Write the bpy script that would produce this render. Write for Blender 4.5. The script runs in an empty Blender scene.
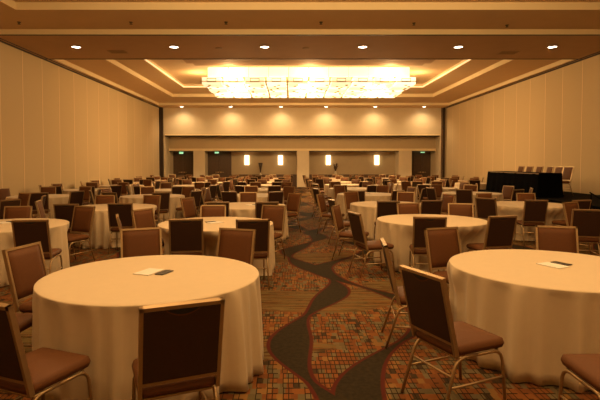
import bpy, math, random
from mathutils import Vector, Matrix
R = math.radians
C = bpy.context.scene.collection
rnd = random.Random(7)

# ------------------------------------------------------------------ camera
F, H = 484.0, 1.69
TH = R(2.0)
SY = F * math.tan(TH) - 37.0                 # horizon sits on image row 163
cam_d = bpy.data.cameras.new('camera')
cam = bpy.data.objects.new('camera', cam_d)
C.objects.link(cam)
cam.location = (0, 0, H)
cam.rotation_euler = (R(90) - TH, 0, 0)
cam_d.sensor_width = 36.0
cam_d.lens = F / 600 * 36.0
cam_d.shift_x = 9 / 600
cam_d.shift_y = SY / 600
cam_d.clip_end = 200
bpy.context.scene.camera = cam

def at(px, py, z):
    """ground position (x, y) of a photo point known to lie at height z"""
    k = (200 + SY - py) / F * -1                # -yc/zc
    k = -k
    d = z - H
    # yc = y sin + d cos ; zc = y cos - d sin ; yc = k zc
    y = (-k * d * math.sin(TH) - d * math.cos(TH)) / (math.sin(TH) - k * math.cos(TH))
    zc = y * math.cos(TH) - d * math.sin(TH)
    return (px - 291) * zc / F, y

# ------------------------------------------------------------------ materials
def nodes_of(name):
    m = bpy.data.materials.new(name)
    m.use_nodes = True
    nt = m.node_tree
    b = nt.nodes['Principled BSDF']
    return m, nt, b

def mat(name, col, rough=.6, metal=0, noise=0, nscale=20, bump=0, bscale=200, sheen=0, emit=None, estr=0, spec=.5, coat=0):
    m, nt, b = nodes_of(name)
    b.inputs['Base Color'].default_value = (*col, 1)
    b.inputs['Roughness'].default_value = rough
    b.inputs['Metallic'].default_value = metal
    b.inputs['Specular IOR Level'].default_value = spec
    if sheen:
        b.inputs['Sheen Weight'].default_value = sheen
    if coat:
        b.inputs['Coat Weight'].default_value = coat
    if emit:
        b.inputs['Emission Color'].default_value = (*emit, 1)
        b.inputs['Emission Strength'].default_value = estr
    tc = nt.nodes.new('ShaderNodeTexCoord')
    if noise:
        n = nt.nodes.new('ShaderNodeTexNoise')
        n.inputs['Scale'].default_value = nscale
        n.inputs['Detail'].default_value = 4
        nt.links.new(tc.outputs['Object'], n.inputs['Vector'])
        mx = nt.nodes.new('ShaderNodeMix')
        mx.data_type = 'RGBA'
        nt.links.new(n.outputs['Fac'], mx.inputs['Factor'])
        mx.inputs['A'].default_value = (*[c * (1 - noise) for c in col], 1)
        mx.inputs['B'].default_value = (*[min(1, c * (1 + noise)) for c in col], 1)
        nt.links.new(mx.outputs['Result'], b.inputs['Base Color'])
    if bump:
        n = nt.nodes.new('ShaderNodeTexNoise')
        n.inputs['Scale'].default_value = bscale
        n.inputs['Detail'].default_value = 3
        nt.links.new(tc.outputs['Object'], n.inputs['Vector'])
        bp = nt.nodes.new('ShaderNodeBump')
        bp.inputs['Strength'].default_value = bump
        bp.inputs['Distance'].default_value = .01
        nt.links.new(n.outputs['Fac'], bp.inputs['Height'])
        nt.links.new(bp.outputs['Normal'], b.inputs['Normal'])
    return m

class NT:
    """tiny helper to write node maths as function calls"""
    def __init__(s, nt): s.nt = nt
    def _in(s, node, i, v):
        if isinstance(v, (int, float)): node.inputs[i].default_value = v
        elif v is not None: s.nt.links.new(v, node.inputs[i])
    def m(s, op, a, b=None, c=None):
        n = s.nt.nodes.new('ShaderNodeMath'); n.operation = op
        s._in(n, 0, a); s._in(n, 1, b); s._in(n, 2, c)
        return n.outputs[0]
    def noise(s, vec, scale, detail=2):
        n = s.nt.nodes.new('ShaderNodeTexNoise')
        n.inputs['Scale'].default_value = scale; n.inputs['Detail'].default_value = detail
        s.nt.links.new(vec, n.inputs['Vector']); return n.outputs['Fac']
    def white(s, vec):
        n = s.nt.nodes.new('ShaderNodeTexWhiteNoise'); n.noise_dimensions = '3D'
        s.nt.links.new(vec, n.inputs['Vector']); return n.outputs['Value']
    def xyz(s, x, y, z):
        n = s.nt.nodes.new('ShaderNodeCombineXYZ')
        for i, v in enumerate((x, y, z)): s._in(n, i, v)
        return n.outputs[0]
    def ramp(s, fac, stops, interp='LINEAR'):
        n = s.nt.nodes.new('ShaderNodeValToRGB'); cr = n.color_ramp; cr.interpolation = interp
        while len(cr.elements) < len(stops): cr.elements.new(.5)
        for e, (p, c) in zip(cr.elements, stops):
            e.position = p; e.color = (*c, 1)
        s.nt.links.new(fac, n.inputs[0]); return n.outputs[0]
    def mix(s, f, a, b):
        n = s.nt.nodes.new('ShaderNodeMix'); n.data_type = 'RGBA'
        s._in(n, 'Factor', f)
        for k, v in (('A', a), ('B', b)):
            if isinstance(v, tuple): n.inputs[k].default_value = (*v, 1)
            else: s.nt.links.new(v, n.inputs[k])
        return n.outputs['Result']

def step(q, v, edge, soft):
    """0 below edge, 1 above"""
    n = q.nt.nodes.new('ShaderNodeMapRange')
    n.interpolation_type = 'SMOOTHSTEP'
    q._in(n, 0, v)
    n.inputs[1].default_value = edge - soft; n.inputs[2].default_value = edge + soft
    return n.outputs[0]

def carpet_material():
    m, nt, b = nodes_of('patterned_carpet')
    q = NT(nt)
    tc = nt.nodes.new('ShaderNodeNewGeometry')
    sp = nt.nodes.new('ShaderNodeSeparateXYZ')
    nt.links.new(tc.outputs['Position'], sp.inputs[0])
    X, Y = sp.outputs[0], sp.outputs[1]
    P = tc.outputs['Position']
    # small woven blocks
    def cells(sx, sy, off):
        rowi = q.m('FLOOR', q.m('DIVIDE', Y, sy))
        sh = q.m('MULTIPLY', q.white(q.xyz(rowi, off, 0)), sx)
        xx = q.m('DIVIDE', q.m('ADD', X, sh), sx)
        ci = q.m('FLOOR', xx)
        fx = q.m('FRACT', xx); fy = q.m('FRACT', q.m('DIVIDE', Y, sy))
        return q.white(q.xyz(ci, rowi, off)), fx, fy
    w1, fx1, fy1 = cells(.052, .085, 1.0)
    blocks = q.ramp(w1, [(0, (.175, .060, .018)), (.30, (.125, .094, .045)), (.46, (.22, .078, .021)), (.66, (.05, .03, .014)),
                         (.72, (.16, .12, .06)), (.86, (.24, .12, .035))], 'CONSTANT')
    w2, fx2, fy2 = cells(.040, .24, 2.0)
    lines = q.m('MAXIMUM', q.m('LESS_THAN', fy1, .17), q.m('LESS_THAN', fx2, .17))
    lines = q.m('MULTIPLY', lines, q.m('GREATER_THAN', w2, .30))
    weave = q.mix(lines, blocks, (.02, .011, .006))
    # long cross-wise streaks
    sv = q.xyz(q.m('MULTIPLY', X, .8), q.m('MULTIPLY', Y, 15.0), 0)
    streak = q.ramp(q.noise(sv, 1.6, 3), [(.0, (.06, .034, .012)), (.40, (.17, .07, .02)), (.46, (.05, .03, .012)), (.49, (.16, .11, .04)),
                                          (.58, (.20, .08, .02)), (.64, (.11, .085, .034))], 'CONSTANT')
    bandv = q.xyz(q.m('MULTIPLY', X, .22), q.m('MULTIPLY', Y, .75), 3.0)
    band = step(q, q.noise(bandv, 1.0, 1), .555, .01)
    base = q.mix(band, weave, streak)
    # meandering ribbons that swell and pinch, repeating across the room
    def ribbon(x0, amp, lam, phase, w0, w1_, wl, wp, period):
        wob = q.m('MULTIPLY', q.m('SUBTRACT', q.noise(q.xyz(x0, q.m('MULTIPLY', Y, .6), 0), 1.0, 1), .5), .2)
        c = q.m('ADD', q.m('MULTIPLY', q.m('SINE', q.m('ADD', q.m('MULTIPLY', Y, 2 * math.pi / lam), phase)), amp), q.m('ADD', wob, x0))
        dx = q.m('SUBTRACT', X, c)
        dx = q.m('SUBTRACT', q.m('MULTIPLY', q.m('FRACT', q.m('ADD', q.m('DIVIDE', dx, period), .5)), period), period / 2)
        d = q.m('ABSOLUTE', dx)
        w = q.m('ADD', q.m('MULTIPLY', q.m('POWER', q.m('ABSOLUTE', q.m('SINE', q.m('ADD', q.m('MULTIPLY', Y, math.pi / wl), wp))), 1.5), w1_), w0)
        return q.m('SUBTRACT', d, w)
    d1 = ribbon(.30, .33, 4.4, -4.5 * 2 * math.pi / 4.4 - math.pi / 2, .025, .16, 1.65, math.pi / 2 - 4.5 * math.pi / 1.65, 3.05)
    d2 = ribbon(1.0, .52, 4.1, -7.55 * 2 * math.pi / 4.1 - math.pi / 2, .02, .15, 2.05, math.pi / 2 - 3.5 * math.pi / 2.05, 3.05)
    d = q.m('MINIMUM', d1, d2)
    edge = q.m('SUBTRACT', 1.0, step(q, d, .035, .006))
    core = q.m('SUBTRACT', 1.0, step(q, d, 0.0, .006))
    tone = q.ramp(q.noise(P, 26, 3), [(.3, (.020, .014, .007)), (.7, (.036, .025, .012))])
    col = q.mix(edge, base, (.085, .014, .008))
    col = q.mix(core, col, tone)
    # pile speckle
    spk = q.noise(P, 160, 2)
    col2 = q.mix(q.m('MULTIPLY', spk, .30), col, (.02, .012, .006))
    nt.links.new(col2, b.inputs['Base Color'])
    b.inputs['Roughness'].default_value = .95
    b.inputs['Specular IOR Level'].default_value = .1
    bp = nt.nodes.new('ShaderNodeBump'); bp.inputs['Strength'].default_value = .4; bp.inputs['Distance'].default_value = .004
    nt.links.new(spk, bp.inputs['Height']); nt.links.new(bp.outputs['Normal'], b.inputs['Normal'])
    return m

def panel_wall_material(name, col, pitch, phase):
    """fabric panels of an operable wall with painted light and shadow lines at joints every `pitch` metres along y"""
    m, nt, b = nodes_of(name)
    q = NT(nt)
    g = nt.nodes.new('ShaderNodeNewGeometry')
    sp = nt.nodes.new('ShaderNodeSeparateXYZ')
    nt.links.new(g.outputs['Position'], sp.inputs[0])
    u = q.m('FRACT', q.m('DIVIDE', q.m('ADD', sp.outputs[1], phase), pitch))
    n1 = q.white(q.xyz(q.m('FLOOR', q.m('DIVIDE', q.m('ADD', sp.outputs[1], phase), pitch)), 0, 0))
    base = q.mix(n1, tuple(c * .95 for c in col), tuple(c * 1.04 for c in col))
    weave = q.noise(q.xyz(q.m('MULTIPLY', sp.outputs[0], 1), q.m('MULTIPLY', sp.outputs[1], 60), q.m('MULTIPLY', sp.outputs[2], 9)), 1, 2)
    base = q.mix(q.m('MULTIPLY', weave, .18), base, tuple(c * .7 for c in col))
    base = q.mix(q.m('MULTIPLY', q.m('LESS_THAN', u, .032), .8), base, tuple(min(1, c * 1.45) for c in col))  # each joint's catch of light, painted into the colour
    base = q.mix(q.m('MULTIPLY', q.m('GREATER_THAN', u, .985), .8), base, tuple(c * .6 for c in col))  # thin shadow beside the joint, painted likewise
    nt.links.new(base, b.inputs['Base Color'])
    b.inputs['Roughness'].default_value = .85
    b.inputs['Specular IOR Level'].default_value = .2
    return m

M = {}
M['carpet'] = carpet_material()
M['panel_l'] = panel_wall_material('airwall_fabric_left', (.59, .44, .25), 1.27, .32)
M['panel_r'] = panel_wall_material('airwall_fabric_right', (.59, .44, .25), 1.28, .28)
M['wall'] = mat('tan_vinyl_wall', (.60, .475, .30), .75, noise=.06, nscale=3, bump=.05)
M['header'] = mat('tan_header_paint', (.50, .36, .20), .75, noise=.05, nscale=3)
M['pillar'] = mat('cream_pillar_paint', (.66, .53, .35), .7, noise=.05, nscale=4)
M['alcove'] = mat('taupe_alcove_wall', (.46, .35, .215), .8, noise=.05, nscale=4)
M['wains'] = mat('dark_wood_wainscot', (.13, .065, .03), .5, noise=.25, nscale=12)
M['ceil'] = mat('ceiling_paint', (.66, .45, .24), .85, noise=.05, nscale=2)
M['beam'] = mat('shaded_ceiling_paint', (.48, .285, .14), .8, noise=.07, nscale=2)  # ceiling paint darkened: the beam's weaker light is in the colour
M['cove'] = mat('cove_cream_paint', (.80, .64, .38), .8, noise=.03, nscale=4)
M['track'] = mat('dark_track', (.035, .018, .009), .5, noise=.2)
M['door'] = mat('dark_door_veneer', (.085, .045, .022), .45, noise=.3, nscale=9)
M['doorframe'] = mat('door_frame_bronze', (.10, .055, .03), .5, noise=.1)
M['brass'] = mat('brass', (.60, .42, .20), .35, 1, noise=.1)
M['cloth'] = mat('cream_tablecloth', (.60, .468, .31), .8, noise=.04, nscale=14, bump=.12, bscale=420, sheen=.15, spec=.25)
M['board'] = mat('plywood_tabletop', (.30, .2, .11), .6, noise=.2, nscale=12)
M['steel'] = mat('grey_leg_steel', (.22, .2, .18), .4, 1, noise=.1)
M['gold'] = mat('champagne_gold_frame', (.44, .30, .16), .45, .8, noise=.08, nscale=30)
M['seat'] = mat('brown_vinyl_upholstery', (.118, .045, .0155), .62, noise=.12, nscale=60, bump=.1, bscale=300, spec=.16)
M['back'] = mat('dark_brown_back_shell', (.042, .018, .009), .5, noise=.15, nscale=50, bump=.1, bscale=300, spec=.3)
M['notch'] = mat('handhold_shadow_black', (.008, .005, .003), .7, noise=.1)
M['paper'] = mat('white_paper', (.72, .68, .62), .7, noise=.02)
M['ink'] = mat('dark_cover', (.035, .022, .014), .45, noise=.2)
M['black'] = mat('black_stage_cloth', (.0026, .0023, .0026), .95, noise=.2, nscale=8, bump=.1, spec=.02)
M['deck'] = mat('black_stage_deck', (.004, .0035, .0035), .9, noise=.2, nscale=10, spec=.05)
M['glass'] = mat('lit_chandelier_glass', (.95, .85, .65), .3, emit=(1, .83, .52), estr=1.25, noise=.02)
M['glass_hi'] = mat('lit_chandelier_glass_upper', (.95, .85, .65), .3, emit=(1, .80, .47), estr=1.1, noise=.02)
M['glass_lo'] = mat('lit_chandelier_glass_dimmer', (.95, .85, .65), .3, emit=(1, .80, .46), estr=.82, noise=.02)
M['lamp'] = mat('downlight_lens', (1, .95, .85), .3, emit=(1, .86, .66), estr=14, noise=.01)
M['sconce'] = mat('sconce_glass', (1, .9, .7), .3, emit=(1, .76, .40), estr=3, noise=.02)
M['exit'] = mat('exit_sign_face', (.75, .85, .75), .4, emit=(.45, .95, .50), estr=.8, noise=.02)
M['exitletter'] = mat('exit_sign_green', (.01, .25, .08), .4, emit=(.01, .42, .14), estr=.9, noise=.02)
M['covelight'] = mat('cove_light_strip', (1, .9, .7), .4, emit=(1, .72, .38), estr=.7, noise=.02)
M['vase'] = mat('dark_brown_vase', (.05, .024, .013), .4, noise=.2)
M['twig'] = mat('dark_twigs', (.06, .028, .014), .8, noise=.3)
M['ceramic'] = mat('pale_ceramic', (.6, .5, .36), .4, noise=.05)
M['dim'] = mat('sprinkler_bronze', (.05, .03, .015), .5, noise=.2)
M['grille'] = mat('vent_grille_paint', (.36, .22, .10), .7, noise=.1)

# ------------------------------------------------------------------ mesh building
class MB:
    def __init__(s): s.v, s.f, s.mi, s.sm = [], [], [], []
    def face(s, idx, mi=0, smooth=False):
        s.f.append(idx); s.mi.append(mi); s.sm.append(smooth)
    def box(s, x0, x1, y0, y1, z0, z1, mi=0, mtx=None):
        b = len(s.v)
        pts = [Vector((x, y, z)) for z in (z0, z1) for y in (y0, y1) for x in (x0, x1)]
        if mtx: pts = [mtx @ p for p in pts]
        s.v += [tuple(p) for p in pts]
        for q in ((0, 2, 3, 1), (4, 5, 7, 6), (0, 1, 5, 4), (1, 3, 7, 5), (3, 2, 6, 7), (2, 0, 4, 6)):
            s.face(tuple(b + i for i in q), mi)
        return s
    def quad(s, a, b_, c, d, mi=0):
        b = len(s.v); s.v += [tuple(a), tuple(b_), tuple(c), tuple(d)]; s.face((b, b + 1, b + 2, b + 3), mi)
    def rbox(s, x0, x1, y0, y1, z0, z1, r, n=3, mi=0, crown=0, mtx=None, nx=4):
        """box with rounded vertical corners and a soft rounded top/bottom edge"""
        cx, cy, hx, hy = (x0 + x1) / 2, (y0 + y1) / 2, (x1 - x0) / 2, (y1 - y0) / 2
        h = (z1 - z0)
        e = min(r * .7, h * .45)
        rows = [(z0, -e), (z0 + e * .3, -e * .3), (z0 + e, 0), (z1 - e, 0), (z1 - e * .3, -e * .3), (z1, -e)]
        def ring(ins):
            pts = []
            for qx, qy, a0 in ((1, 1, 0), (-1, 1, 90), (-1, -1, 180), (1, -1, 270)):
                for k in range(n + 1):
                    a = R(a0 + 90 * k / n)
                    pts.append((cx + qx * (hx - r) + math.cos(a) * (r + ins), cy + qy * (hy - r) + math.sin(a) * (r + ins)))
            return pts
        b = len(s.v); cnt = 4 * (n + 1)
        out = []
        for z, ins in rows:
            out += [Vector((x, y, z)) for x, y in ring(ins)]
        # crowned centre rings
        for k, t in enumerate((.6, .0)):
            out += [Vector((cx + (x - cx) * t, cy + (y - cy) * t, z1 + crown * (1 - t * t))) for x, y in ring(-e)]
        if mtx: out = [mtx @ p for p in out]
        s.v += [tuple(p) for p in out]
        for i in range(len(rows) + 1):
            for k in range(cnt):
                k2 = (k + 1) % cnt
                s.face((b + i * cnt + k, b + i * cnt + k2, b + (i + 1) * cnt + k2, b + (i + 1) * cnt + k), mi, True)
        s.face(tuple(b + cnt - 1 - k for k in range(cnt)), mi)
        return s
    def tube(s, pts, r, n=7, mi=0, cap=True, flat=1.0):
        pts = [Vector(p) for p in pts]
        b = len(s.v)
        up0 = Vector((0, 0, 1))
        prev = None
        for i, p in enumerate(pts):
            d = (pts[min(i + 1, len(pts) - 1)] - pts[max(i - 1, 0)]).normalized()
            if prev is None:
                u = d.cross(up0)
                if u.length < .05: u = d.cross(Vector((1, 0, 0)))
                u.normalize()
            else:
                u = (prev - d * prev.dot(d)).normalized()
            w = d.cross(u).normalized()
            prev = u
            for k in range(n):
                a = 2 * math.pi * k / n
                s.v.append(tuple(p + u * (math.cos(a) * r) + w * (math.sin(a) * r * flat)))
        for i in range(len(pts) - 1):
            for k in range(n):
                k2 = (k + 1) % n
                s.face((b + i * n + k, b + i * n + k2, b + (i + 1) * n + k2, b + (i + 1) * n + k), mi, True)
        if cap:
            s.face(tuple(b + n - 1 - k for k in range(n)), mi)
            s.face(tuple(b + (len(pts) - 1) * n + k for k in range(n)), mi)
        return s
    def lathe(s, prof, n=24, mi=0, c=(0, 0)):
        b = len(s.v)
        for r, z in prof:
            for k in range(n):
                a = 2 * math.pi * k / n
                s.v.append((c[0] + math.cos(a) * r, c[1] + math.sin(a) * r, z))
        for i in range(len(prof) - 1):
            for k in range(n):
                k2 = (k + 1) % n
                s.face((b + i * n + k, b + i * n + k2, b + (i + 1) * n + k2, b + (i + 1) * n + k), mi, True)
        if prof[0][0] > 1e-4: s.face(tuple(b + n - 1 - k for k in range(n)), mi)
        if prof[-1][0] > 1e-4: s.face(tuple(b + (len(prof) - 1) * n + k for k in range(n)), mi)
        return s
    def mesh(s, name, mats):
        me = bpy.data.meshes.new(name)
        me.from_pydata(s.v, [], s.f)
        for m in mats: me.materials.append(m)
        me.polygons.foreach_set('material_index', s.mi)
        me.polygons.foreach_set('use_smooth', s.sm)
        me.update()
        return me

def obj(name, mb, mats, parent=None, loc=None):
    if not isinstance(mats, (list, tuple)): mats = [mats]
    me = mb if isinstance(mb, bpy.types.Mesh) else mb.mesh(name, mats)
    o = bpy.data.objects.new(name, me); C.objects.link(o)
    if parent: o.parent = parent
    if loc: o.location = loc
    return o

def struct(name, mb, mats, parent=None, loc=None):
    o = obj(name, mb, mats, parent, loc)
    if parent is None: o['kind'] = 'structure'
    return o

def tag(o, label, cat, group=None):
    o['label'] = label; o['category'] = cat
    if group: o['group'] = group
    return o

def thing(name, label, cat, loc=(0, 0, 0), rz=0, group=None):
    o = bpy.data.objects.new(name, None); C.objects.link(o)
    o.location = loc; o.rotation_euler = (0, 0, rz); o.empty_display_size = .1
    return tag(o, label, cat, group)

def dup(root, loc, rz, label, group=None, cat=None):
    r = root.copy(); C.objects.link(r); r.location = loc; r.rotation_euler = (0, 0, rz)
    r['label'] = label
    if group: r['group'] = group
    for ch in list(root.children):
        c = ch.copy(); C.objects.link(c); c.parent = r
        for g in ch.children:
            d = g.copy(); C.objects.link(d); d.parent = c
    return r

ORD = ['first', 'second', 'third', 'fourth', 'fifth', 'sixth', 'seventh', 'eighth', 'ninth', 'tenth', 'eleventh']

# ------------------------------------------------------------------ room shell
XL, XR, YB, YF = -8.93, 10.57, -5.0, 33.0
Z0, Z1, Z2, Z3 = 5.44, 5.60, 5.79, 5.98
struct('floor', MB().box(XL - .3, XR + .3, YB - .3, YF + 3, -.1, 0), M['carpet'])
struct('wall_left', MB().box(XL - .2, XL, YB, YF, 0, 6.2), M['panel_l'])
struct('wall_right', MB().box(XR, XR + .2, YB, YF, 0, 6.2), M['panel_r'])
struct('wall_back', MB().box(XL - .2, XR + .2, YB - .2, YB, 0, 6.2), M['wall'])

def rect_ring(mb, o, i, z, mi=0):
    """flat ring (looking down) between outer rect o and inner rect i, (x0,x1,y0,y1)"""
    ox0, ox1, oy0, oy1 = o; ix0, ix1, iy0, iy1 = i
    P = lambda x, y: (x, y, z)
    mb.quad(P(ox0, oy0), P(ix0, iy0), P(ix1, iy0), P(ox1, oy0), mi)
    mb.quad(P(ox1, oy0), P(ix1, iy0), P(ix1, iy1), P(ox1, oy1), mi)
    mb.quad(P(ox1, oy1), P(ix1, iy1), P(ix0, iy1), P(ox0, oy1), mi)
    mb.quad(P(ox0, oy1), P(ix0, iy1), P(ix0, iy0), P(ox0, oy0), mi)
def rect_wall(mb, r, z0, z1, mi=0):
    x0, x1, y0, y1 = r
    for a, b in (((x0, y0), (x1, y0)), ((x1, y0), (x1, y1)), ((x1, y1), (x0, y1)), ((x0, y1), (x0, y0))):
        mb.quad((*a, z0), (*b, z0), (*b, z1), (*a, z1), mi)

T1 = (-8.60, 10.25, 17.6, 31.6); T2 = (-7.02, 8.42, 18.2, 28.8); T3 = (-5.85, 7.18, 18.6, 26.5)
N1 = (-8.60, 10.25, YB + .3, 14.3); N2 = (-7.02, 8.42, YB + 2.0, 12.5); N3 = (-5.85, 7.18, YB + 3.2, 10.75)
cb = MB()
rect_ring(cb, T1, T2, Z1); rect_ring(cb, T2, T3, Z2)
cb.quad((T3[0], T3[2], Z3), (T3[0], T3[3], Z3), (T3[1], T3[3], Z3), (T3[1], T3[2], Z3))
rect_ring(cb, N1, N2, Z1); rect_ring(cb, N2, N3, Z2)
cb.quad((N3[0], N3[2], Z3), (N3[0], N3[3], Z3), (N3[1], N3[3], Z3), (N3[1], N3[2], Z3))
# side and end soffits
cb.quad((XL, YB, Z0), (N1[0], YB, Z0), (N1[0], YF, Z0), (XL, YF, Z0))
cb.quad((N1[1], YB, Z0), (XR, YB, Z0), (XR, YF, Z0), (N1[1], YF, Z0))
cb.quad((T1[0], T1[3], Z0), (T1[1], T1[3], Z0), (T1[1], YF, Z0), (T1[0], YF, Z0))
cb.quad((N1[0], YB, Z0), (N1[1], YB, Z0), (N1[1], N1[2], Z0), (N1[0], N1[2], Z0))
struct('ceiling', cb, M['ceil'])
bm_ = MB(); bm_.box(N1[0], N1[1], N1[3] + .02, T1[2] - .02, Z0, Z0 + .5)
bm_.quad((XL, N1[3], Z0 - .004), (N1[0], N1[3], Z0 - .004), (N1[0], T1[2], Z0 - .004), (XL, T1[2], Z0 - .004))
bm_.quad((N1[1], N1[3], Z0 - .004), (XR, N1[3], Z0 - .004), (XR, T1[2], Z0 - .004), (N1[1], T1[2], Z0 - .004))
struct('ceiling_beam', bm_, M['beam'])
tr = MB()
for r in (T1, N1): rect_wall(tr, r, Z0, Z1)
struct('trim_1', tr, M['cove'])
tr = MB()
for r in (T2, N2): rect_wall(tr, r, Z1, Z2)
struct('trim_2', tr, M['cove'])
tr = MB()
for r in (T3, N3): rect_wall(tr, r, Z2, Z3)
struct('trim_3', tr, M['cove'])
# dark tracks where the operable walls meet the ceiling
struct('trim_4', MB().box(XL, XL + .07, YB, YF, Z0 - .03, Z0 - .002).box(XL + .18, XL + .21, YB, YF, Z0 - .02, Z0 - .002), M['track'])
struct('trim_5', MB().box(XR - .07, XR, YB, YF, Z0 - .03, Z0 - .002).box(XR - .21, XR - .18, YB, YF, Z0 - .02, Z0 - .002), M['track'])
struct('trim_6', MB().box(XL + .01, XR - .01, N1[3] - .03, N1[3] + .05, Z0 - .012, Z0 - .001).box(XL + .01, XR - .01, T1[2] - .05, T1[2] + .03, Z0 - .012, Z0 - .001), M['track'])
# dropped soffit panel beside the chandelier
struct('ceiling_panel', MB().box(-4.0, 5.45, 18.7, 20.3, 5.74, 5.79).box(-4.3, 5.75, 18.7, 20.1, 5.79, 5.83), M['beam'])

# far wall: upper bulkhead, recessed header, pillars, alcoves
def X(px, y): return (px - 291) * y / F
def Zp(py, y): return at(0, py, 0) and H + (163 - py) * y / F
ox0, ox1 = X(165.5, 33), X(439.5, 33)
zl = 3.56
fw = MB()
fw.box(XL, XR, 33, 34.0, zl, 6.2)
fw.box(XL, ox0, 33, 36.2, 0, zl); fw.box(ox1, XR, 33, 36.2, 0, zl)
struct('wall_far', fw, M['wall'])
struct('trim_7', MB().box(ox0 - .0, ox1 + .0, 32.93, 33.02, zl, zl + .09), M['cove'])
struct('trim_8', MB().box(ox0, ox1, 33.0, 34.0, zl - .05, zl), M['track'])
hd = MB(); hd.box(ox0, ox1, 34.0, 34.4, 2.62, zl - .05)
struct('wall_header', hd, M['header'])
struct('trim_9', MB().box(ox0, ox1, 33.94, 34.4, 2.54, 2.70), M['cove'])
struct('trim_10', MB().box(ox0, ox1, 34.05, 34.42, 2.49, 2.54), M['track'])
# pillars, plane y = 34
YP, YA = 34.0, 35.2
for a, b_ in ((165.6, 169.5), (193.5, 205.0), (297.0, 309.2), (398.6, 411.6)):
    struct('wall_pillar', MB().box(X(a, YP), X(b_, YP), YP, YA, 0, 2.54), M['pillar'])
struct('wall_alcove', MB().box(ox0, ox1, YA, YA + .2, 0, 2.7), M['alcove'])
struct('ceiling_alcove', MB().box(ox0, ox1, 34.4, YA, 2.6, 2.7), M['beam'])
struct('baseboard_far', MB().box(X(231.5, YA), X(397, YA), YA - .03, YA, 0, .80).box(X(231.5, YA), X(397, YA), YA - .05, YA, .80, .86)
       .box(X(431, YA), ox1, YA - .03, YA, 0, .80), M['wains'])
struct('baseboard_left', MB().box(XL, XL + .02, YB, YF, 0, .12), M['wains'])
struct('baseboard_right', MB().box(XR - .02, XR, YB, YF, 0, .12), M['wains'])
# dark joints where the operable walls end at the far wall
struct('trim_11', MB().box(XL + .0, XL + .26, 32.90, 33.0, 0, Z0).box(XL + .02, XL + .08, 32.82, 32.90, 0, Z0), M['track'])
struct('trim_12', MB().box(XR - .26, XR - .12, 32.9, 33.0, 0, Z0), M['track'])
struct('trim_13', MB().box(XR - .36, XR - .30, 32.95, 33.0, 0, Z0), M['wains'])
# panel joints on the far alcove walls
struct('trim_14', MB().box(X(352, YA) - .012, X(352, YA) + .012, YA - .012, YA, .86, 2.5), M['header'])

def double_door(n, pa, pb):
    xa, xb = X(pa, YA), X(pb, YA)
    y = YA - .05
    d = bpy.data.objects.new('door_%d' % n, None); C.objects.link(d); d['kind'] = 'structure'; d.location = ((xa + xb) / 2, y, 0)
    w = (xb - xa) / 2
    obj('door_frame', MB().box(-w, -w + .06, -.04, .04, 0, 2.42).box(w - .06, w, -.04, .04, 0, 2.42).box(-w, w, -.04, .04, 2.42, 2.49), M['doorframe'], d)
    for s in (-1, 1):
        x0, x1 = (-w + .06, -.006) if s < 0 else (.006, w - .06)
        lf = MB().box(x0, x1, -.02, .02, .01, 2.42)
        lf.box(x0 + .12, x1 - .12, -.028, -.02, 1.15, 2.25).box(x0 + .12, x1 - .12, -.028, -.02, .2, .95)
        leaf = obj('door_leaf', lf, M['door'], d)
        hx = s * .09
        obj('door_handle', MB().box(hx - .05, hx + .05, -.07, -.02, .98, 1.06).tube([(hx, -.07, 1.02), (s * .3, -.07, 1.02)], .015), M['brass'], leaf)
double_door(1, 173.0, 193.5)
double_door(2, 208.0, 231.5)
double_door(3, 411.8, 431.0)

# ------------------------------------------------------------------ ceiling fixtures
def spot(name, loc, power, size, blend=.6, tgt=None, col=(1, .665, .30), r=.06):
    l = bpy.data.lights.new(name, 'SPOT'); l.energy = power; l.color = col
    l.spot_size = R(size); l.spot_blend = blend; l.shadow_soft_size = r
    o = bpy.data.objects.new(name, l); C.objects.link(o); o.location = loc
    if tgt:
        o.rotation_euler = (Vector(tgt) - Vector(loc)).to_track_quat('-Z', 'Y').to_euler()
    return o
proto = None
def downlight(x, y, z, label, group):
    global proto
    if proto is None:
        proto = thing('downlight', label, 'ceiling light', (x, y, z), 0, group)
        obj('trim_ring', MB().lathe([(.16, 0), (.16, -.012), (.135, -.016), (.13, -.004)], 24), M['ceramic'], proto)
        obj('lens', MB().lathe([(.13, -.004), (.07, -.010), (.0001, -.013)], 24), M['lamp'], proto)
        return proto
    return dup(proto, (x, y, z), 0, label, group)
pos6 = ['outermost on the left', 'second from the left', 'just left of the middle', 'just right of the middle', 'second from the right', 'outermost on the right']
for k, px in enumerate((78, 175, 265, 362, 457, 550)):
    y = 15.75; x = X(px, y)
    downlight(x, y, Z0 - .006, 'small lit downlight in the ceiling beam, %s' % pos6[k], 'downlights along the ceiling beam')
    spot('beam_lamp', (x, y, Z0 - .05), 60, 80, .8)
for k, px in enumerate((182.3, 231, 281, 326, 375, 423.5)):
    y = 32.4; x = X(px, y)
    downlight(x, y, Z0 - .004, 'small lit downlight washing the far wall, %s' % pos6[k], 'downlights along the far wall')
    spot('wall_washer', (x, y - .25, Z0 - .05), 150, 140, 1.0, (x, 32.5, 2.6), (1, .70, .37))
for k, (px, py) in enumerate(((19, 22), (131, 22), (226, 22), (321, 22), (414, 23), (507, 25))):
    x, y = at(px, py, Z1)
    tag(obj('sprinkler_head', MB().lathe([(.05, 0), (.05, -.012), (.018, -.016), (.018, -.05), (.042, -.055), (.042, -.062), (.0001, -.062)], 14), M['dim'], None, (x, y, Z1)),
        'small dark sprinkler head in the upper ceiling tray, %s' % pos6[k], 'sprinkler', 'sprinkler heads in the ceiling tray')
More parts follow.
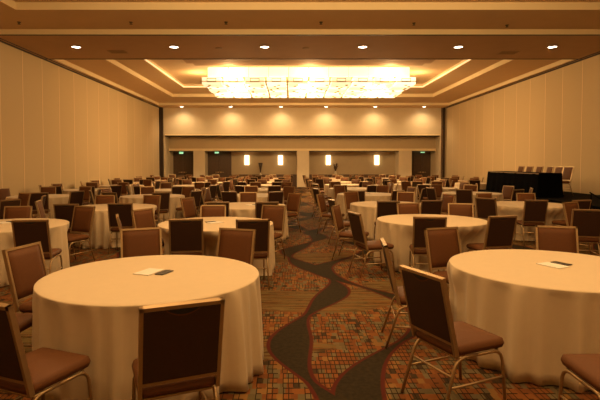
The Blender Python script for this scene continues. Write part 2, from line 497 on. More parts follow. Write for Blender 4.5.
for k, (px, py) in enumerate(((118, 51.5), (508, 52.5))):
    x, y = at(px, py, Z0)
    v = thing('air_vent', 'faint rectangular air grille in the beam, near its %s end' % ('left', 'right')[k], 'vent', (x, y, Z0 - .005), 0)
    obj('vent_frame', MB().box(-.3, .3, -.22, -.18, -.012, 0).box(-.3, .3, .18, .22, -.012, 0).box(-.3, -.27, -.18, .18, -.012, 0).box(.27, .3, -.18, .18, -.012, 0), M['grille'], v)
    g = MB()
    for i in range(8): g.box(-.27, .27, -.17 + i * .045, -.15 + i * .045, -.008, -.001)
    obj('louvre', g, M['grille'], v)
for k, px in enumerate((219, 306)):
    x, y = at(px, 48, Z0)
    tag(obj('ceiling_speaker', MB().lathe([(.12, 0), (.12, -.008), (.1, -.012), (.0001, -.012)], 20), M['grille'], None, (x, y, Z0 - .006)),
        ('round flush speaker in the ceiling beam, left of the middle', 'round flush speaker in the ceiling beam, at the middle')[k], 'speaker')

# chandelier: two tiers of lit glass blocks in a brass grid
cx0, cx1, cy0, cy1 = X(201, 20.9), X(416.5, 20.9), 20.9, 25.4
cz = 5.08
ch = thing('chandelier', 'long rectangular chandelier of glowing glass panels in the ceiling recess', 'chandelier', ((cx0 + cx1) / 2, (cy0 + cy1) / 2, cz))
hw, hd_ = (cx1 - cx0) / 2, (cy1 - cy0) / 2
NX, NY = 10, 5
fr = MB()
for i in range(NX + 1):
    x = -hw + 2 * hw * i / NX
    fr.box(x - .03, x + .03, -hd_, hd_, .10, .13)
for j in range(NY + 1):
    y = -hd_ + 2 * hd_ * j / NY
    fr.box(-hw, hw, y - .03, y + .03, .10, .13)
for x in (-hw * .8, 0, hw * .8):
    for y in (-hd_ * .6, hd_ * .6):
        fr.tube([(x, y, .3), (x, y, Z3 - cz)], .02)
obj('frame', fr, M['brass'], ch)
sx, sy = 2 * hw / NX, 2 * hd_ / NY
for i in range(NX):
    for j in range(NY):
        x, y = -hw + sx * (i + .5), -hd_ + sy * (j + .5)
        dz = .0 if j in (0, NY - 1) else .05 * ((i + j) % 2)
        p = obj('glass_panel', MB().box(x - sx * .44, x + sx * .44, y - sy * .44, y + sy * .44, dz, .30), M['glass'] if (i + j) % 2 else M['glass_lo'], ch)
        for q_ in range(2):
            ax, ay = x + sx * rnd.uniform(-.36, .36), y + sy * (-.22 + .44 * q_)
            obj('stud', MB().box(ax - .06, ax + .06, ay - .06, ay + .06, dz - .03, dz - .001), M['brass'], p)
        if j == 0:                                                  # little brass square on the face we see
            b_ = MB(); w_ = .20; yy = y - sy * .44
            for a0, a1, b0, b1 in ((-w_, w_, .24, .26), (-w_, w_, .09, .11), (-w_, -w_ + .02, .09, .26), (w_ - .02, w_, .09, .26)):
                b_.box(x + a0, x + a1, yy - .012, yy - .001, b0, b1)
            obj('square_clip', b_, M['dim'], p)
for i in range(NX):                                                 # upper tier, slightly set in
    x = -hw * .93 + 2 * hw * .93 * (i + .5) / NX
    w_ = hw * .93 / NX * .97
    for y in (-hd_ * .92, hd_ * .92):
        obj('upper_glass', MB().box(x - w_, x + w_, y - .04, y + .04, .34, .74), M['glass_hi'], ch)
for j in range(NY):
    y = -hd_ * .92 + 2 * hd_ * .92 * (j + .5) / NY; w_ = hd_ * .92 / NY * .95
    for x in (-hw * .93, hw * .93):
        obj('upper_glass', MB().box(x - .04, x + .04, y - w_, y + w_, .34, .74), M['glass_hi'], ch)

# concealed cove lamps on the top tray ledges
for nm, r in (('cove_lamp', T3),):
    t = thing(nm, 'glowing strip light hidden along the ledge of the chandelier tray', 'cove light', ((r[0] + r[1]) / 2, r[3], Z2 + .02))
    x0, x1 = r[0] - t.location.x, r[1] - t.location.x
    obj('strip', MB().box(x0 + .02, x1 - .02, -.03, -.01, 0, .05), M['covelight'], t)
    obj('strip', MB().box(x0 + .01, x0 + .03, r[2] - r[3] + .1, -.04, 0, .05), M['covelight'], t)
    obj('strip', MB().box(x1 - .03, x1 - .01, r[2] - r[3] + .1, -.04, 0, .05), M['covelight'], t)

def area(name, loc, sx_, sy_, power, col=(1, .655, .285), rot=(0, 0, 0)):
    l = bpy.data.lights.new(name, 'AREA'); l.shape = 'RECTANGLE'; l.size = sx_; l.size_y = sy_; l.energy = power; l.color = col
    o = bpy.data.objects.new(name, l); C.objects.link(o); o.location = loc; o.rotation_euler = rot
    return o
def point(name, loc, power, r=.5, col=(1, .655, .285)):
    l = bpy.data.lights.new(name, 'POINT'); l.energy = power; l.color = col; l.shadow_soft_size = r
    o = bpy.data.objects.new(name, l); C.objects.link(o); o.location = loc
area('chandelier_near_bay', (.8, 4.6, 5.2), 9.2, 4.4, 200)
for x in (-2.6, .8, 4.2):
    point('near_bay_fill', (x, 1.0, 4.9), 125)  # added unseen fill, set back to light the camera-facing sides
    point('middle_fill', (x, 8.6, 5.2), 170)  # added fill to brighten the side walls, no fixture here
    point('far_bay_fill', (x, 24.4, 4.65), 310)  # added fill below the chandelier, brightens the far wall
    for y in (cy0 - .35, cy1 + .35):
        point('chandelier_fill', (x, y, 5.5), 55, .12)  # added fill outside the glass, brightens the tray ceiling
for x in (cx0 - .55, cx1 + .55):
    point('chandelier_fill', (x, (cy0 + cy1) / 2, 5.45), 60, .12)  # same added fill at the chandelier's two ends
area('chandelier_far_bay', ((cx0 + cx1) / 2, (cy0 + cy1) / 2, cz - .03), 9.2, 4.2, 160)

# wall sconces and exit signs
sp = None
for k, px in enumerate((247, 280.5, 328.2, 376.6)):
    x = X(px, YA); lab = 'glowing rectangular wall sconce on the alcove wall, %s of four' % ['first from left', 'second from left', 'third from left', 'fourth from left'][k]
    if sp is None:
        sp = thing('wall_sconce', lab, 'wall light', (x, YA, 1.9), 0, 'wall sconces on the far alcove wall')
        obj('backplate', MB().box(-.10, .10, -.03, 0, -.38, .38), M['brass'], sp)
        obj('glass_shade', MB().rbox(-.165, .165, -.13, -.03, -.35, .35, .02, 2), M['sconce'], sp)
    else:
        dup(sp, (x, YA, 1.9), 0, lab)
    spot('sconce_up', (x, YA - .2, 2.0), 7, 130, .9, (x, YA - .05, 2.7))
for k, (px, py, dn) in enumerate(((181.3, 152.6, 'door at the far left'), (216.8, 152.2, 'second door from left'), (422.6, 151.6, 'door at the far right'))):
    y = 34.5; x, z = X(px, y), H + (163 - py) * y / F
    e = thing('exit_sign', 'green lit exit sign above the dark %s' % dn, 'exit sign', (x, y, z))
    obj('sign_face', MB().box(-.14, .14, 0, .05, -.085, .085), M['exit'], e)
    obj('bracket', MB().box(-.03, .03, .01, .04, .10, 2.62 - z), M['dim'], e)
    cu = bpy.data.curves.new('lettering', 'FONT'); cu.body = 'EXIT'; cu.size = .13; cu.extrude = .004; cu.align_x = 'CENTER'; cu.align_y = 'CENTER'
    cu.materials.append(M['exitletter'])
    tmp = bpy.data.objects.new('lettering_curve', cu); C.objects.link(tmp); bpy.context.view_layer.update()
    lme = bpy.data.meshes.new_from_object(tmp.evaluated_get(bpy.context.evaluated_depsgraph_get())); bpy.data.objects.remove(tmp)
    if not lme.materials: lme.materials.append(M['exitletter'])
    lt = bpy.data.objects.new('lettering', lme); C.objects.link(lt); lt.parent = e; lt.location = (0, -.006, 0); lt.rotation_euler = (R(90), 0, 0)

# vases on slim console tables before the alcove wall
def console(px, lab):
    x = X(px, 34.75)
    t = thing('console_table', lab, 'table', (x, 34.78, 0))
    obj('tabletop', MB().rbox(-.6, .6, -.2, .2, .80, .84, .015, 2), M['wains'], t)
    for sx_ in (-.55, .55):
        for sy_ in (-.16, .16):
            obj('leg', MB().box(sx_ - .025, sx_ + .025, sy_ - .025, sy_ + .025, 0, .80), M['wains'], t)
    obj('lower_shelf', MB().box(-.52, .52, -.13, .13, .18, .21), M['wains'], t)
    return x
x = console(260.5, 'dark console table under the tall flared vase')
v = thing('flared_vase', 'tall dark cone-shaped vase on a pale foot against the alcove wall', 'vase', (x, 34.78, .84))
obj('foot', MB().lathe([(.10, 0), (.10, .03), (.035, .06), (.03, .16)], 20), M['ceramic'], v)
obj('body', MB().lathe([(.03, .16), (.05, .3), (.11, .6), (.16, .86), (.15, .86), (.1, .6), (.0001, .3)], 20), M['vase'], v)
x = console(335.5, 'dark console table under the vase of twigs')
v = thing('twig_vase', 'small pale vase of dark upright twigs against the alcove wall', 'vase', (x, 34.78, .84))
obj('body', MB().lathe([(.07, 0), (.10, .08), (.07, .2), (.05, .26), (.06, .28), (.045, .28), (.0001, .2)], 20), M['ceramic'], v)
tw = MB()
for i in range(34):
    a = rnd.uniform(0, 6.28); l = rnd.uniform(.3, .62); s = rnd.uniform(.03, .2)
    tw.tube([(0, 0, .22), (math.cos(a) * s * .5, math.sin(a) * s * .3, .22 + l * .6), (math.cos(a) * s, math.sin(a) * s * .5, .22 + l)], .016, 5)
obj('twigs', tw, M['twig'], v)

# ------------------------------------------------------------------ banquet tables
TR = .915
def cloth_mesh(seed, tx, ty, rz, chairs):
    """floor-length round cloth; its skirt folds and gives way where a chair is pushed in"""
    r_ = random.Random(seed)
    n = 180
    fold = [0.0] * n
    a0 = 0.0; bumps = []
    while a0 < 2 * math.pi - .12:
        bumps.append((a0, r_.uniform(.045, .085), r_.uniform(.4, 1.0))); a0 += r_.uniform(.14, .34)
    for i in range(n):
        a = 2 * math.pi * i / n
        for c_, w_, h_ in bumps:
            d_ = (a - c_ + math.pi) % (2 * math.pi) - math.pi
            fold[i] += h_ * math.exp(-(d_ / w_) ** 2)
        fold[i] = min(1.25, fold[i])
    lim = [9.0] * n
    for (x, y, h) in chairs:
        if (x - tx) ** 2 + (y - ty) ** 2 > 2.6 ** 2: continue
        c, s_ = math.cos(R(h)), math.sin(R(h))
        for i in range(n):
            a = 2 * math.pi * i / n + rz
            dx, dy = math.cos(a), math.sin(a)
            k = .40
            while k < 1.12:
                px, py = tx + dx * k - x, ty + dy * k - y
                f = px * c + py * s_; sd = px * s_ - py * c
                if -.36 < f < .275 and -.235 < sd < .235: break
                k += .02
            if k < 1.12: lim[i] = min(lim[i], k - .02)
    lim2 = [min(lim[(i + d) % n] for d in (-1, 0, 1)) for i in range(n)]
    lim3 = []
    for i in range(n):                                   # ease the pushed-in part back out at its sides
        v = 9.0
        for d in range(-16, 17):
            l = lim2[(i + d) % n]
            if l < 9: v = min(v, l + abs(d) ** 1.5 * .006)
        lim3.append(v)
    mb = MB()
    prof = [(.0001, .752, 0), (.3, .752, 0), (.6, .752, 0), (.85, .752, 0), (.910, .7515, 0), (.917, .7485, .0), (.919, .742, .02)]
    for z in (.71, .67, .62, .56, .48, .40, .30, .20, .10, .012):
        t = (.739 - z) / .727
        prof.append((.918 + .02 * t, z, .05 + .95 * t ** .55))
    prof.append((.925, .012, .8))
    for r, z, t in prof:
        for i in range(n):
            a = 2 * math.pi * i / n
            rr = r + (.165 * fold[i] - .062) * t if t else r
            if z < .715:
                q_ = min(1, max(0, (.715 - z) / .22)); q_ = q_ * q_ * (3 - 2 * q_)
                lm = lim3[i] + .05 * (fold[i] - 1)
                if rr > lm: rr = rr * (1 - q_) + lm * q_
            rr *= .968; mb.v.append((math.cos(a) * rr, math.sin(a) * rr, z))
    for i in range(len(prof) - 1):
        for k in range(n):
            k2 = (k + 1) % n
            mb.face((i * n + k, (i + 1) * n + k, (i + 1) * n + k2, i * n + k2), 0, True)
    return mb.mesh('tablecloth', [M['cloth']])
top_me = MB().lathe([(.865, .715), (.87, .72), (.87, .742), (.0001, .745)], 40).mesh('tabletop', [M['board']])
leg_me = MB().tube([(.0, -.3, .71), (.0, -.26, .03), (.0, .26, .03), (.0, .3, .71)], .016, 6).mesh('folding_leg', [M['steel']])

COLS = {   # column key -> (phrase, [(x, y), ...])
    'AL': ('first column left of aisle', [(-1.16, 4.04), (-1.17, 7.55), (-1.0, 10.7), (-1.1, 14.1), (-1.1, 17.4), (-1.15, 20.6), (-1.1, 23.8), (-1.1, 26.9), (-1.1, 29.9)]),
    'BL': ('second column left of aisle', [(-4.34, 7.32), (-3.8, 10.35), (-3.95, 13.8), (-4.1, 17.0), (-4.1, 20.2), (-4.15, 23.4), (-4.1, 26.5), (-4.1, 29.6)]),
    'CL': ('column along left wall', [(-7.2, 10.5), (-7.05, 13.7), (-7.1, 17.1), (-7.1, 20.3), (-7.15, 23.5), (-7.1, 26.6), (-7.1, 29.7)]),
    'AR': ('first column right of aisle', [(2.37, 4.36), (2.33, 8.0), (2.25, 11.05), (2.3, 14.65), (2.3, 17.9), (2.35, 21.1), (2.3, 24.2), (2.3, 27.2), (2.3, 30.1)]),
    'BR': ('second column right of aisle', [(6.4, 8.35), (5.4, 11.05), (5.65, 15.1), (5.3, 18.2), (5.4, 21.4), (5.4, 24.5), (5.4, 27.5), (5.4, 30.3)]),
    'CR': ('right wall beyond stage', [(8.6, 22.6), (8.55, 25.8), (8.6, 29.0)]),
}
TABLES = {}
for key, (phrase, spots) in COLS.items():
    for i, (x, y) in enumerate(spots): TABLES[(key, i)] = (x, y, phrase)

# notepads with a small dark booklet on each table top
pad_me = MB().box(-.078, .078, -.115, .115, 0, .006).mesh('notepad', [M['paper']])
def booklet_mesh():
    mb = MB().rbox(-.04, .04, -.085, .085, 0, .008, .006, 2)
    mb.box(-.004, .004, -.083, .083, .008, .0095)
    return mb.mesh('booklet', [M['ink']])
bk_me = booklet_mesh()
def pad(key, i, x, y, rz, off=(.14, .02)):
    phrase = TABLES[(key, i)][2]
    p = obj('notepad', pad_me, None, None, (x, y, .7535)); p.rotation_euler.z = rz
    tag(p, 'white notepad on %s table, %s' % (ORD[i], phrase), 'notepad', 'notepads on the banquet tables')
    c, s = math.cos(rz), math.sin(rz)
    b_ = obj('booklet', bk_me, None, None, (x + off[0] * c - off[1] * s, y + off[0] * s + off[1] * c, .7535)); b_.rotation_euler.z = rz
    tag(b_, 'small dark booklet beside notepad on %s table, %s' % (ORD[i], phrase), 'booklet', 'booklets on the banquet tables')
pad('AL', 0, *at(149, 272, .754), R(-20))
pad('AR', 0, *at(553, 265.5, .754), R(25))
for (key, i), (x, y, ph) in TABLES.items():
    if (key, i) in (('AL', 0), ('AR', 0)): continue
    if (key, i) in (('AL', 1), ('AL', 2), ('AL', 4), ('BL', 0), ('AR', 3), ('AR', 4)):
        if key == 'AL' and i == 1: pad(key, i, *at(215, 222.7, .754), R(-50), (-.14, .0))
        elif key == 'BL' and i == 0: pad(key, i, *at(3, 222.8, .754), R(60))
        else: pad(key, i, x + rnd.uniform(-.1, .1), y + rnd.uniform(-.1, .1), rnd.uniform(-1, 1))

# ------------------------------------------------------------------ banquet chairs  (local: faces +y, origin on the floor under the seat)
TILT = Matrix.Translation((0, -.215, .47)) @ Matrix.Rotation(R(13), 4, 'X')
def arc_path(pts, r, n=5):
    """polyline with rounded inner corners"""
    P = [Vector(p) for p in pts]; out = [P[0]]
    for a, b, c in zip(P, P[1:], P[2:]):
        d1, d2 = (a - b).normalized(), (c - b).normalized()
        rr = min(r, (a - b).length * .45, (c - b).length * .45)
        p0, p1 = b + d1 * rr, b + d2 * rr
        for k in range(n + 1):
            t = k / n
            out.append(p0 * (1 - t) ** 2 + b * 2 * t * (1 - t) + p1 * t * t)
    return out + [P[-1]]
def back_pad(mb, x, z0, z1, y0, y1, bulge, mi=0, nx=6, nz=6, waist=0):
    """cushion slab in the plane of the chair back; y0 outer face, y1 face that bulges"""
    b = len(mb.v)
    for side in (0, 1):
        for j in range(nz + 1):
            for i in range(nx + 1):
                u, w = i / nx * 2 - 1, j / nz * 2 - 1
                y = (y1 + bulge * (1 - u ** 4) * (1 - w ** 4)) if side else y0
                mb.v.append(tuple(TILT @ Vector((u * x, y, z0 + (w + 1) / 2 * (z1 - z0)))))
    g = lambda s, j, i: b + s * (nx + 1) * (nz + 1) + j * (nx + 1) + i
    for j in range(nz):
        for i in range(nx):
            mb.face((g(1, j, i + 1), g(1, j, i), g(1, j + 1, i), g(1, j + 1, i + 1)), mi, True)
            mb.face((g(0, j, i), g(0, j, i + 1), g(0, j + 1, i + 1), g(0, j + 1, i)), mi, False)
    for j in range(nz):
        mb.face((g(0, j, 0), g(0, j + 1, 0), g(1, j + 1, 0), g(1, j, 0)), mi); mb.face((g(0, j, nx), g(1, j, nx), g(1, j + 1, nx), g(0, j + 1, nx)), mi)
    for i in range(nx):
        mb.face((g(0, 0, i), g(1, 0, i), g(1, 0, i + 1), g(0, 0, i + 1)), mi); mb.face((g(0, nz, i), g(0, nz, i + 1), g(1, nz, i + 1), g(1, nz, i)), mi)
    return mb
BW, BH = .225, .487
def frame_bars(mb, mi=0):
    bar = lambda x0, x1, z0, z1, y0=-.016, y1=.016: mb.box(x0, x1, y0, y1, z0, z1, mi, TILT)
    bar(-BW, -BW + .022, -.06, BH); bar(BW - .022, BW, -.06, BH)
    bar(-BW, BW, BH - .022, BH); bar(-BW + .022, BW - .022, .018, .040)
    return mb
def notch(mb, mi=0):
    """dark crescent of the hand-hold under the top rail"""
    b = len(mb.v); n = 12
    for k in range(n + 1):
        u = k / n * 2 - 1
        for z in (BH - .022, BH - .024 - .030 * (1 - u * u)):
            mb.v.append(tuple(TILT @ Vector((u * .085, -.0195, z))))
    for k in range(n):
        i = b + 2 * k
        mb.face((i, i + 1, i + 3, i + 2), mi)
    b = len(mb.v)                                        # lip's catch of light, painted as a paler brown strip
    for k in range(n + 1):
        u = k / n * 2 - 1
        for dz in (0, -.008):
            mb.v.append(tuple(TILT @ Vector((u * .088, -.0205, BH - .023 - .031 * (1 - u * u) + dz))))
    for k in range(n):
        i = b + 2 * k
        mb.face((i, i + 1, i + 3, i + 2), 1)
    return mb
def leg_path(s, front):
    if front: return arc_path([(s * .205, -.01, .390), (s * .205, .215, .390), (s * .215, .245, .0)], .09)
    return arc_path([(s * .205, -.01, .390), (s * .205, -.19, .390), (s * .215, -.315, .0)], .09)
def seat_mb(mi=0, n=4):
    return MB().rbox(-.222, .222, -.215, .25, .400, .475, .05, n, mi, crown=.014)
def chair_proto():
    t = thing('banquet_chair', '', 'chair', (0, 0, 0), 0, 'banquet chairs')
    obj('seat', seat_mb(), M['seat'], t)
    obj('backrest', back_pad(MB(), BW - .022, .04, BH - .022, .0, .012, .016), M['seat'], t)
    bp = obj('back_panel', back_pad(MB(), BW - .022, .04, BH - .022, -.018, -.001, 0, 0, 2, 2), M['back'], t)
    bp['label'] = 'dark brown outer back panel'
    nb = obj('handhold', notch(MB()), [M['notch'], M['seat']], bp)
    obj('back_frame', frame_bars(MB()), M['gold'], t)
    for s in (-1, 1):
        obj('leg', MB().tube(leg_path(s, True), .0115, 8), M['gold'], t)
        obj('leg', MB().tube(leg_path(s, False), .0115, 8), M['gold'], t)
        obj('stretcher', MB().tube([(s * .211, .228, .20), (s * .211, -.255, .20)], .008, 6), M['gold'], t)
    obj('seat_frame', MB().tube(arc_path([(0, .19, .392), (.205, .19, .392), (.205, -.18, .392), (-.205, -.18, .392), (-.205, .19, .392), (0, .19, .392)], .03, 3), .009, 6), M['gold'], t)
    obj('cross_bar', MB().tube([(-.211, -.228, .27), (.211, -.228, .27)], .008, 6), M['gold'], t)
    return t
def far_chair_mesh():
    mb = MB().rbox(-.222, .222, -.215, .25, .400, .475, .05, 2, 0, crown=.01)
    back_pad(mb, BW - .022, .04, BH - .022, .0, .012, .012, 0, 3, 3)
    back_pad(mb, BW - .022, .04, BH - .022, -.018, -.001, 0, 1, 1, 1)
    frame_bars(mb, 2)
    for s in (-1, 1):
        mb.tube([p for p in leg_path(s, True)][::2], .0115, 5, 2); mb.tube([p for p in leg_path(s, False)][::2], .0115, 5, 2)
        mb.tube([(s * .211, .228, .20), (s * .211, -.255, .20)], .008, 4, 2)
    return mb.mesh('banquet_chair', [M['seat'], M['back'], M['gold']])
FAR_ME = far_chair_mesh()
PROTO = chair_proto(); proto_used = False
FAR = 17.5
SEEN_LABELS = {}
SKIP = set()
SKIP.update('''AL5_-25_-8 AL8_-24_-8 AR6_14_-24 AR7_-23_10 AR8_-23_12 BL4_20_11 BL6_-26_-8 BL7_-26_-8 BL7_24_-12 BL7_25_7 BR5_-23_10 BR5_12_-23 BR6_-23_12 BR7_-23_14 BR7_25_-9 CL1_-11_-23 CL1_-24_-12 CL3_22_14 CL5_-24_-10 CL6_-12_-23 CL6_-23_-9 CL6_22_14 CR0_-24_10 CR0_24_-8 CR0_25_8 CR0_9_-24 CR1_-24_9 CR1_12_-23 CR2_-25_9 CR2_13_-23'''.split())
CHAIRS = []
ALLCH = []
def chair(x, y, h, key, i, label=None):
    """chair at (x, y) facing heading h (degrees, 90 = away from the camera), sitting at table (key, i)"""
    global proto_used
    tx, ty, phrase = TABLES[(key, i)]
    f = (math.cos(R(h)), math.sin(R(h)))
    for _ in range(60):                                  # keep the chair's back clear of the table edge
        if math.hypot(x - .30 * f[0] - tx, y - .30 * f[1] - ty) > 1.03: break
        n_ = math.hypot(x - tx, y - ty); x += (x - tx) / n_ * .01; y += (y - ty) / n_ * .01
    cid = '%s%d_%d_%d' % (key, i, round((x - tx) * 20), round((y - ty) * 20))
    if not free(x, y, h): print('CLASH', cid, label, [(round(q[0],2),round(q[1],2)) for q in PLACED if clash((x, y, h), q)])
    PLACED.append((x, y, h)); CHAIRS.append((x, y, cid))
    if cid in SKIP: return None
    ALLCH.append((x, y, h))
    a = math.degrees(math.atan2(y - ty, x - tx)) % 360
    side = ['right far', 'far right', 'far left', 'left far', 'left near', 'near left', 'near right', 'right near'][int(a // 45)]
    toward = math.cos(R(h) - math.atan2(-y, -x))
    look = 'dark-backed' if toward < -.35 else ('brown-fronted' if toward > .35 else 'side-on')
    if label is None:
        label = '%s chair, %s seat of %s table, %s' % (look, side, ORD[i], phrase)
    if label in SEEN_LABELS:
        label = label.replace(' chair,', ' outer chair,', 1)
    SEEN_LABELS[label] = 1
    rz = R(h - 90)
    if y > FAR:
        o = obj('banquet_chair', FAR_ME, None, None, (x, y, 0)); o.rotation_euler.z = rz
        tag(o, label, 'chair', 'banquet chairs')
    elif not proto_used:
        PROTO.location = (x, y, 0); PROTO.rotation_euler.z = rz; PROTO['label'] = label; proto_used = True; o = PROTO
    else:
        o = dup(PROTO, (x, y, 0), rz, label)
    return o
def corners(x, y, h):
    c, s_ = math.cos(R(h)), math.sin(R(h))
    return [(x + f * c + d * s_, y + f * s_ - d * c) for f, d in ((.27, .235), (.27, -.235), (-.35, -.235), (-.35, .235))]
def clash(a, b):
    A, B = corners(*a), corners(*b)
    for P in (A, B):
        for i in range(4):
            ex, ey = P[(i + 1) % 4][0] - P[i][0], P[(i + 1) % 4][1] - P[i][1]
            nx_, ny_ = -ey, ex
            pa = [p[0] * nx_ + p[1] * ny_ for p in A]; pb = [p[0] * nx_ + p[1] * ny_ for p in B]
            if max(pa) <= min(pb) or max(pb) <= min(pa): return False
    return True
PLACED = []
def free(x, y, h):
    return not any((x - q[0]) ** 2 + (y - q[1]) ** 2 < .7 and clash((x, y, h), q) for q in PLACED)
def cp(px, py, h, key, i, label=None, z=.945, push=0):
    """chair given the photo point of the middle of its top rail"""
    x, y = at(px, py, z)
    return chair(x + (.325 - push) * math.cos(R(h)), y + (.325 - push) * math.sin(R(h)), h, key, i, label)
def ring(key, i, slots, rr=1.29, jit=1):
    tx, ty, _ = TABLES[(key, i)]
    r_ = random.Random(hash_(key, i))
    for a in slots:
        a2 = a + r_.uniform(-5, 5) * jit; d = rr + r_.uniform(-.04, .07) * jit
        h = a2 + 180 + r_.uniform(-9, 9) * jit
        x, y = tx + d * math.cos(R(a2)), ty + d * math.sin(R(a2))
        px = 291 + F * x / max(y, .1)
        if px < -14 or px > 614: continue
        ok = False
        for d2 in (d, d - .06, d - .12, d + .08, d - .18):
            for da in (0, 6, -6, 12, -12):
                x, y = tx + d2 * math.cos(R(a2 + da)), ty + d2 * math.sin(R(a2 + da))
                if free(x, y, h + da): ok = True; break
            if ok: break
        if ok: chair(x, y, h + da, key, i)
def hash_(k, i): return sum(ord(c) * 31 ** n for n, c in enumerate(k)) + i * 1009

# -- first table left of the aisle
cp(183, 303, 113, 'AL', 0, 'dark-backed chair in front of the nearest left table, handhold notch showing')
chair(-1.55, 2.885, 68, 'AL', 0, 'brown chair cut by the lower left corner of the photo, turned to nearest table')
chair(-2.28, 3.70, -4, 'AL', 0, 'chair left of the nearest left table with only its brown seat showing')
cp(22, 245.5, -10, 'AL', 0, 'brown-fronted tilted chair left of the nearest left table, below a dark-backed chair')
cp(141, 228, -68, 'AL', 0, 'brown-fronted gold-framed chair behind the nearest left table, left one of two')
cp(237.5, 228.5, -110, 'AL', 0, 'brown-fronted gold-framed chair behind the nearest left table, right one of two')
# -- second table left of the aisle
cp(186, 219, 100, 'AL', 1); cp(253, 219.5, 100, 'AL', 1)
cp(213.5, 205, -88, 'AL', 1); cp(274, 205, -112, 'AL', 1)
cp(117, 215.5, 20, 'AL', 1); cp(142, 209, -28, 'AL', 1)
# -- third
cp(217.5, 202, 97, 'AL', 2); cp(267, 202, 97, 'AL', 2); cp(187, 197.5, -25, 'AL', 2)
ring('AL', 2, (52, 97, 200))
# -- second column, left
cp(30, 220, 98, 'BL', 0); cp(18.5, 206, -82, 'BL', 0); cp(80.5, 206.5, -112, 'BL', 0, push=.10)
cp(66, 204, 92, 'BL', 1); cp(120, 203.3, 95, 'BL', 1); cp(105.5, 195, -86, 'BL', 1); cp(144.5, 195.5, -106, 'BL', 1); cp(38, 200.5, 16, 'BL', 1)
ring('CL', 0, (67, 112, 338, 22))
# -- first table right of the aisle
cp(421, 271.5, 24, 'AR', 0, 'dark-backed chair turned to the nearest right table, brown seat and gold legs showing')
cp(383.5, 241.5, -6, 'AR', 0, 'side-on chair at the aisle edge, just behind the nearest right chair')
cp(441, 227.5, -70, 'AR', 0, 'brown-fronted tilted chair behind the nearest right table, beside a dark-backed chair')
cp(556, 226, -104, 'AR', 0, 'brown-fronted gold-framed chair behind the nearest right table, above its notepad')
chair(1.94, 2.83, 90, 'AR', 0, 'chair cut by the lower right corner, brown seat and arched gold leg showing')
# -- second table right of the aisle
cp(430, 217, 82, 'AR', 1); cp(503, 216, 103, 'AR', 1); cp(357, 212.5, 16, 'AR', 1, push=.05)
cp(409, 203, -80, 'AR', 1); cp(460.5, 203.3, -100, 'AR', 1)
ring('AR', 1, (158,))
# -- third
cp(388.5, 201, 86, 'AR', 2); cp(432, 200.3, 97, 'AR', 2); cp(331.5, 199.5, 14, 'AR', 2)
ring('AR', 2, (158, 112, 67, 22))
# -- second column, right
cp(588, 209.5, 76, 'BR', 0, 'dark-backed chair at the right edge of the photo, before the black stage')
cp(570, 202, -62, 'BR', 0, 'brown-fronted tilted chair before the black stage, near the right edge')
cp(536.5, 200, 84, 'BR', 1); cp(582, 200, 104, 'BR', 1); cp(485.5, 198, 42, 'BR', 1)
cp(525.5, 193, -97, 'BR', 1); cp(484, 193.2, -72, 'BR', 1)

ALL8 = (22.5, 67.5, 112.5, 157.5, 202.5, 247.5, 292.5, 337.5)
for (key, i) in TABLES:
    if TABLES[(key, i)][1] < 13: continue
    if key == 'AL': ring(key, i, (53, 98, 157, 202, 247, 293))
    else: ring(key, i, ALL8)

# tables last, so that each cloth gives way to the chairs pushed in against it
tproto = None
for (key, i), (x, y, phrase) in TABLES.items():
    if (key, i) == ('BR', 0): continue                   # stands outside the photo; only its chairs reach in
    lab = 'round table under floor-length cream cloth, %s from front in %s' % (ORD[i], phrase)
    if key == 'CR': lab = 'round table under cream cloth by the right wall beyond stage, %s from front' % ORD[i]
    rz = rnd.uniform(0, 6.28)
    cm = cloth_mesh(hash_(key, i), x, y, rz, ALLCH)
    if tproto is None:
        t = tproto = thing('banquet_table', lab, 'table', (x, y, 0), rz, 'round banquet tables')
        obj('tablecloth', cm, None, t); obj('tabletop', top_me, None, t)
        for s in (-.25, .25): obj('folding_leg', leg_me, None, t, (s, 0, 0))
    else:
        t = dup(tproto, (x, y, 0), rz, lab)
        for c in t.children:
            if c.name.startswith('tablecloth'): c.data = cm

# ------------------------------------------------------------------ stage along the right wall
SZ = .62
st = thing('stage', 'low black stage riser along the right wall', 'stage', (0, 0, 0))
sx0, sx1, sy0, sy1 = 7.55, 10.30, 11.0, 19.6
obj('deck', MB().box(sx0, sx1, sy0, sy1, SZ - .05, SZ), M['deck'], st)
sk = MB()
def skirt(mb, p0, p1, n, z0, z1, amp=.012):
    p0, p1 = Vector(p0), Vector(p1); d = (p1 - p0); nn = Vector((d.y, -d.x, 0)).normalized()
    b = len(mb.v)
    for k in range(n + 1):
        t = k / n; o = nn * (amp * math.sin(k * 1.57) + .004)
        for z, s in ((z1, .2), (z0, 1)):
            q = p0 + d * t + o * s; mb.v.append((q.x, q.y, z))
    for k in range(n):
        i = b + 2 * k; mb.face((i, i + 1, i + 3, i + 2), 0, True)
skirt(sk, (sx0 - .02, sy0, 0), (sx0 - .02, sy1, 0), 160, .01, SZ - .01)
skirt(sk, (sx1, sy0 - .02, 0), (sx0, sy0 - .02, 0), 60, .01, SZ - .01)
skirt(sk, (sx0, sy1 + .02, 0), (sx1, sy1 + .02, 0), 60, .01, SZ - .01)
obj('skirt', sk, M['black'], st)
ht = thing('head_table', 'long table draped in black cloth on the stage', 'table', (8.05, 16.95, SZ))
obj('tabletop', MB().box(-.37, .37, -1.93, 1.93, .72, .748), M['board'], ht)
for sy_ in (-1.5, 0, 1.5):
    obj('folding_leg', MB().tube([(-.3, sy_, .72), (-.28, sy_, .02), (.28, sy_, .02), (.3, sy_, .72)], .016, 6), M['steel'], ht)
tb = MB()
n = 240
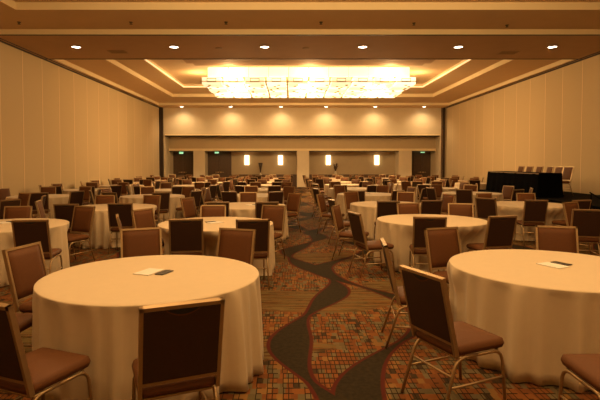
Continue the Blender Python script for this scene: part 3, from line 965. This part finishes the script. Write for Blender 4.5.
def perim(t):
    a, b_ = .36, 1.935; L = 4 * (a + b_); s = t * L
    if s < 2 * b_: return (-a, b_ - s), (-1, 0)
    s -= 2 * b_
    if s < 2 * a: return (-a + s, -b_), (0, -1)
    s -= 2 * a
    if s < 2 * b_: return (a, -b_ + s), (1, 0)
    s -= 2 * b_
    return (a - s, b_), (0, 1)
rows = [(.755, .0), (.73, .008), (.5, .03), (.25, .05), (.012, .075)]
for z, fl in rows:
    for k in range(n):
        (x, y), (nx_, ny_) = perim(k / n)
        w = 1 + .18 * math.sin(k * .55) + .2 * math.sin(k * .21 + 1)
        tb.v.append((x + nx_ * fl * w, y + ny_ * fl * w, z))
for j in range(len(rows) - 1):
    for k in range(n):
        k2 = (k + 1) % n
        tb.face((j * n + k, (j + 1) * n + k, (j + 1) * n + k2, j * n + k2), 0, False)
tb.face(tuple(n - 1 - k for k in range(n))[::-1], 0)
obj('tablecloth', tb, M['black'], ht)
names = ['nearest and fully visible', 'second from the near end', 'third from the near end', 'fourth from the near end', 'fifth from the near end', 'farthest of six']
for k, px in enumerate((562.5, 553, 543.5, 533.5, 524, 515.5)):
    x = 8.93; y = x * F / (px - 291)
    dup(PROTO, (x - .08, y, SZ + .006), R(180 - 90 + (8 if k == 0 else rnd.uniform(-5, 5))), 'chair on the stage behind the black table, %s' % names[k], 'chairs on the stage')
# stair rail at the near corner of the stage
rl = thing('stair_rail', 'thin dark hand rail at the stage edge, far right', 'rail', (0, 0, 0))
obj('rail', MB().tube([(7.30, 11.8, .97), (7.30, 11.0, .72)], .018, 7), M['deck'], rl)
obj('post', MB().tube([(7.30, 11.75, 0), (7.30, 11.75, .95)], .015, 7), M['deck'], rl)
obj('post', MB().tube([(7.30, 11.05, 0), (7.30, 11.05, .73)], .015, 7), M['deck'], rl)

# ------------------------------------------------------------------ world and colour
w = bpy.data.worlds.new('world'); bpy.context.scene.world = w; w.use_nodes = True
w.node_tree.nodes['Background'].inputs[0].default_value = (1, .7, .4, 1)
w.node_tree.nodes['Background'].inputs[1].default_value = .02
vs = bpy.context.scene.view_settings
vs.view_transform = 'Standard'; vs.look = 'None'; vs.exposure = .25; vs.gamma = 1
cy = bpy.context.scene.cycles
try:
    cy.use_denoising = True
    cy.max_bounces = 8; cy.diffuse_bounces = 5
    cy.sample_clamp_indirect = 4
except Exception: pass
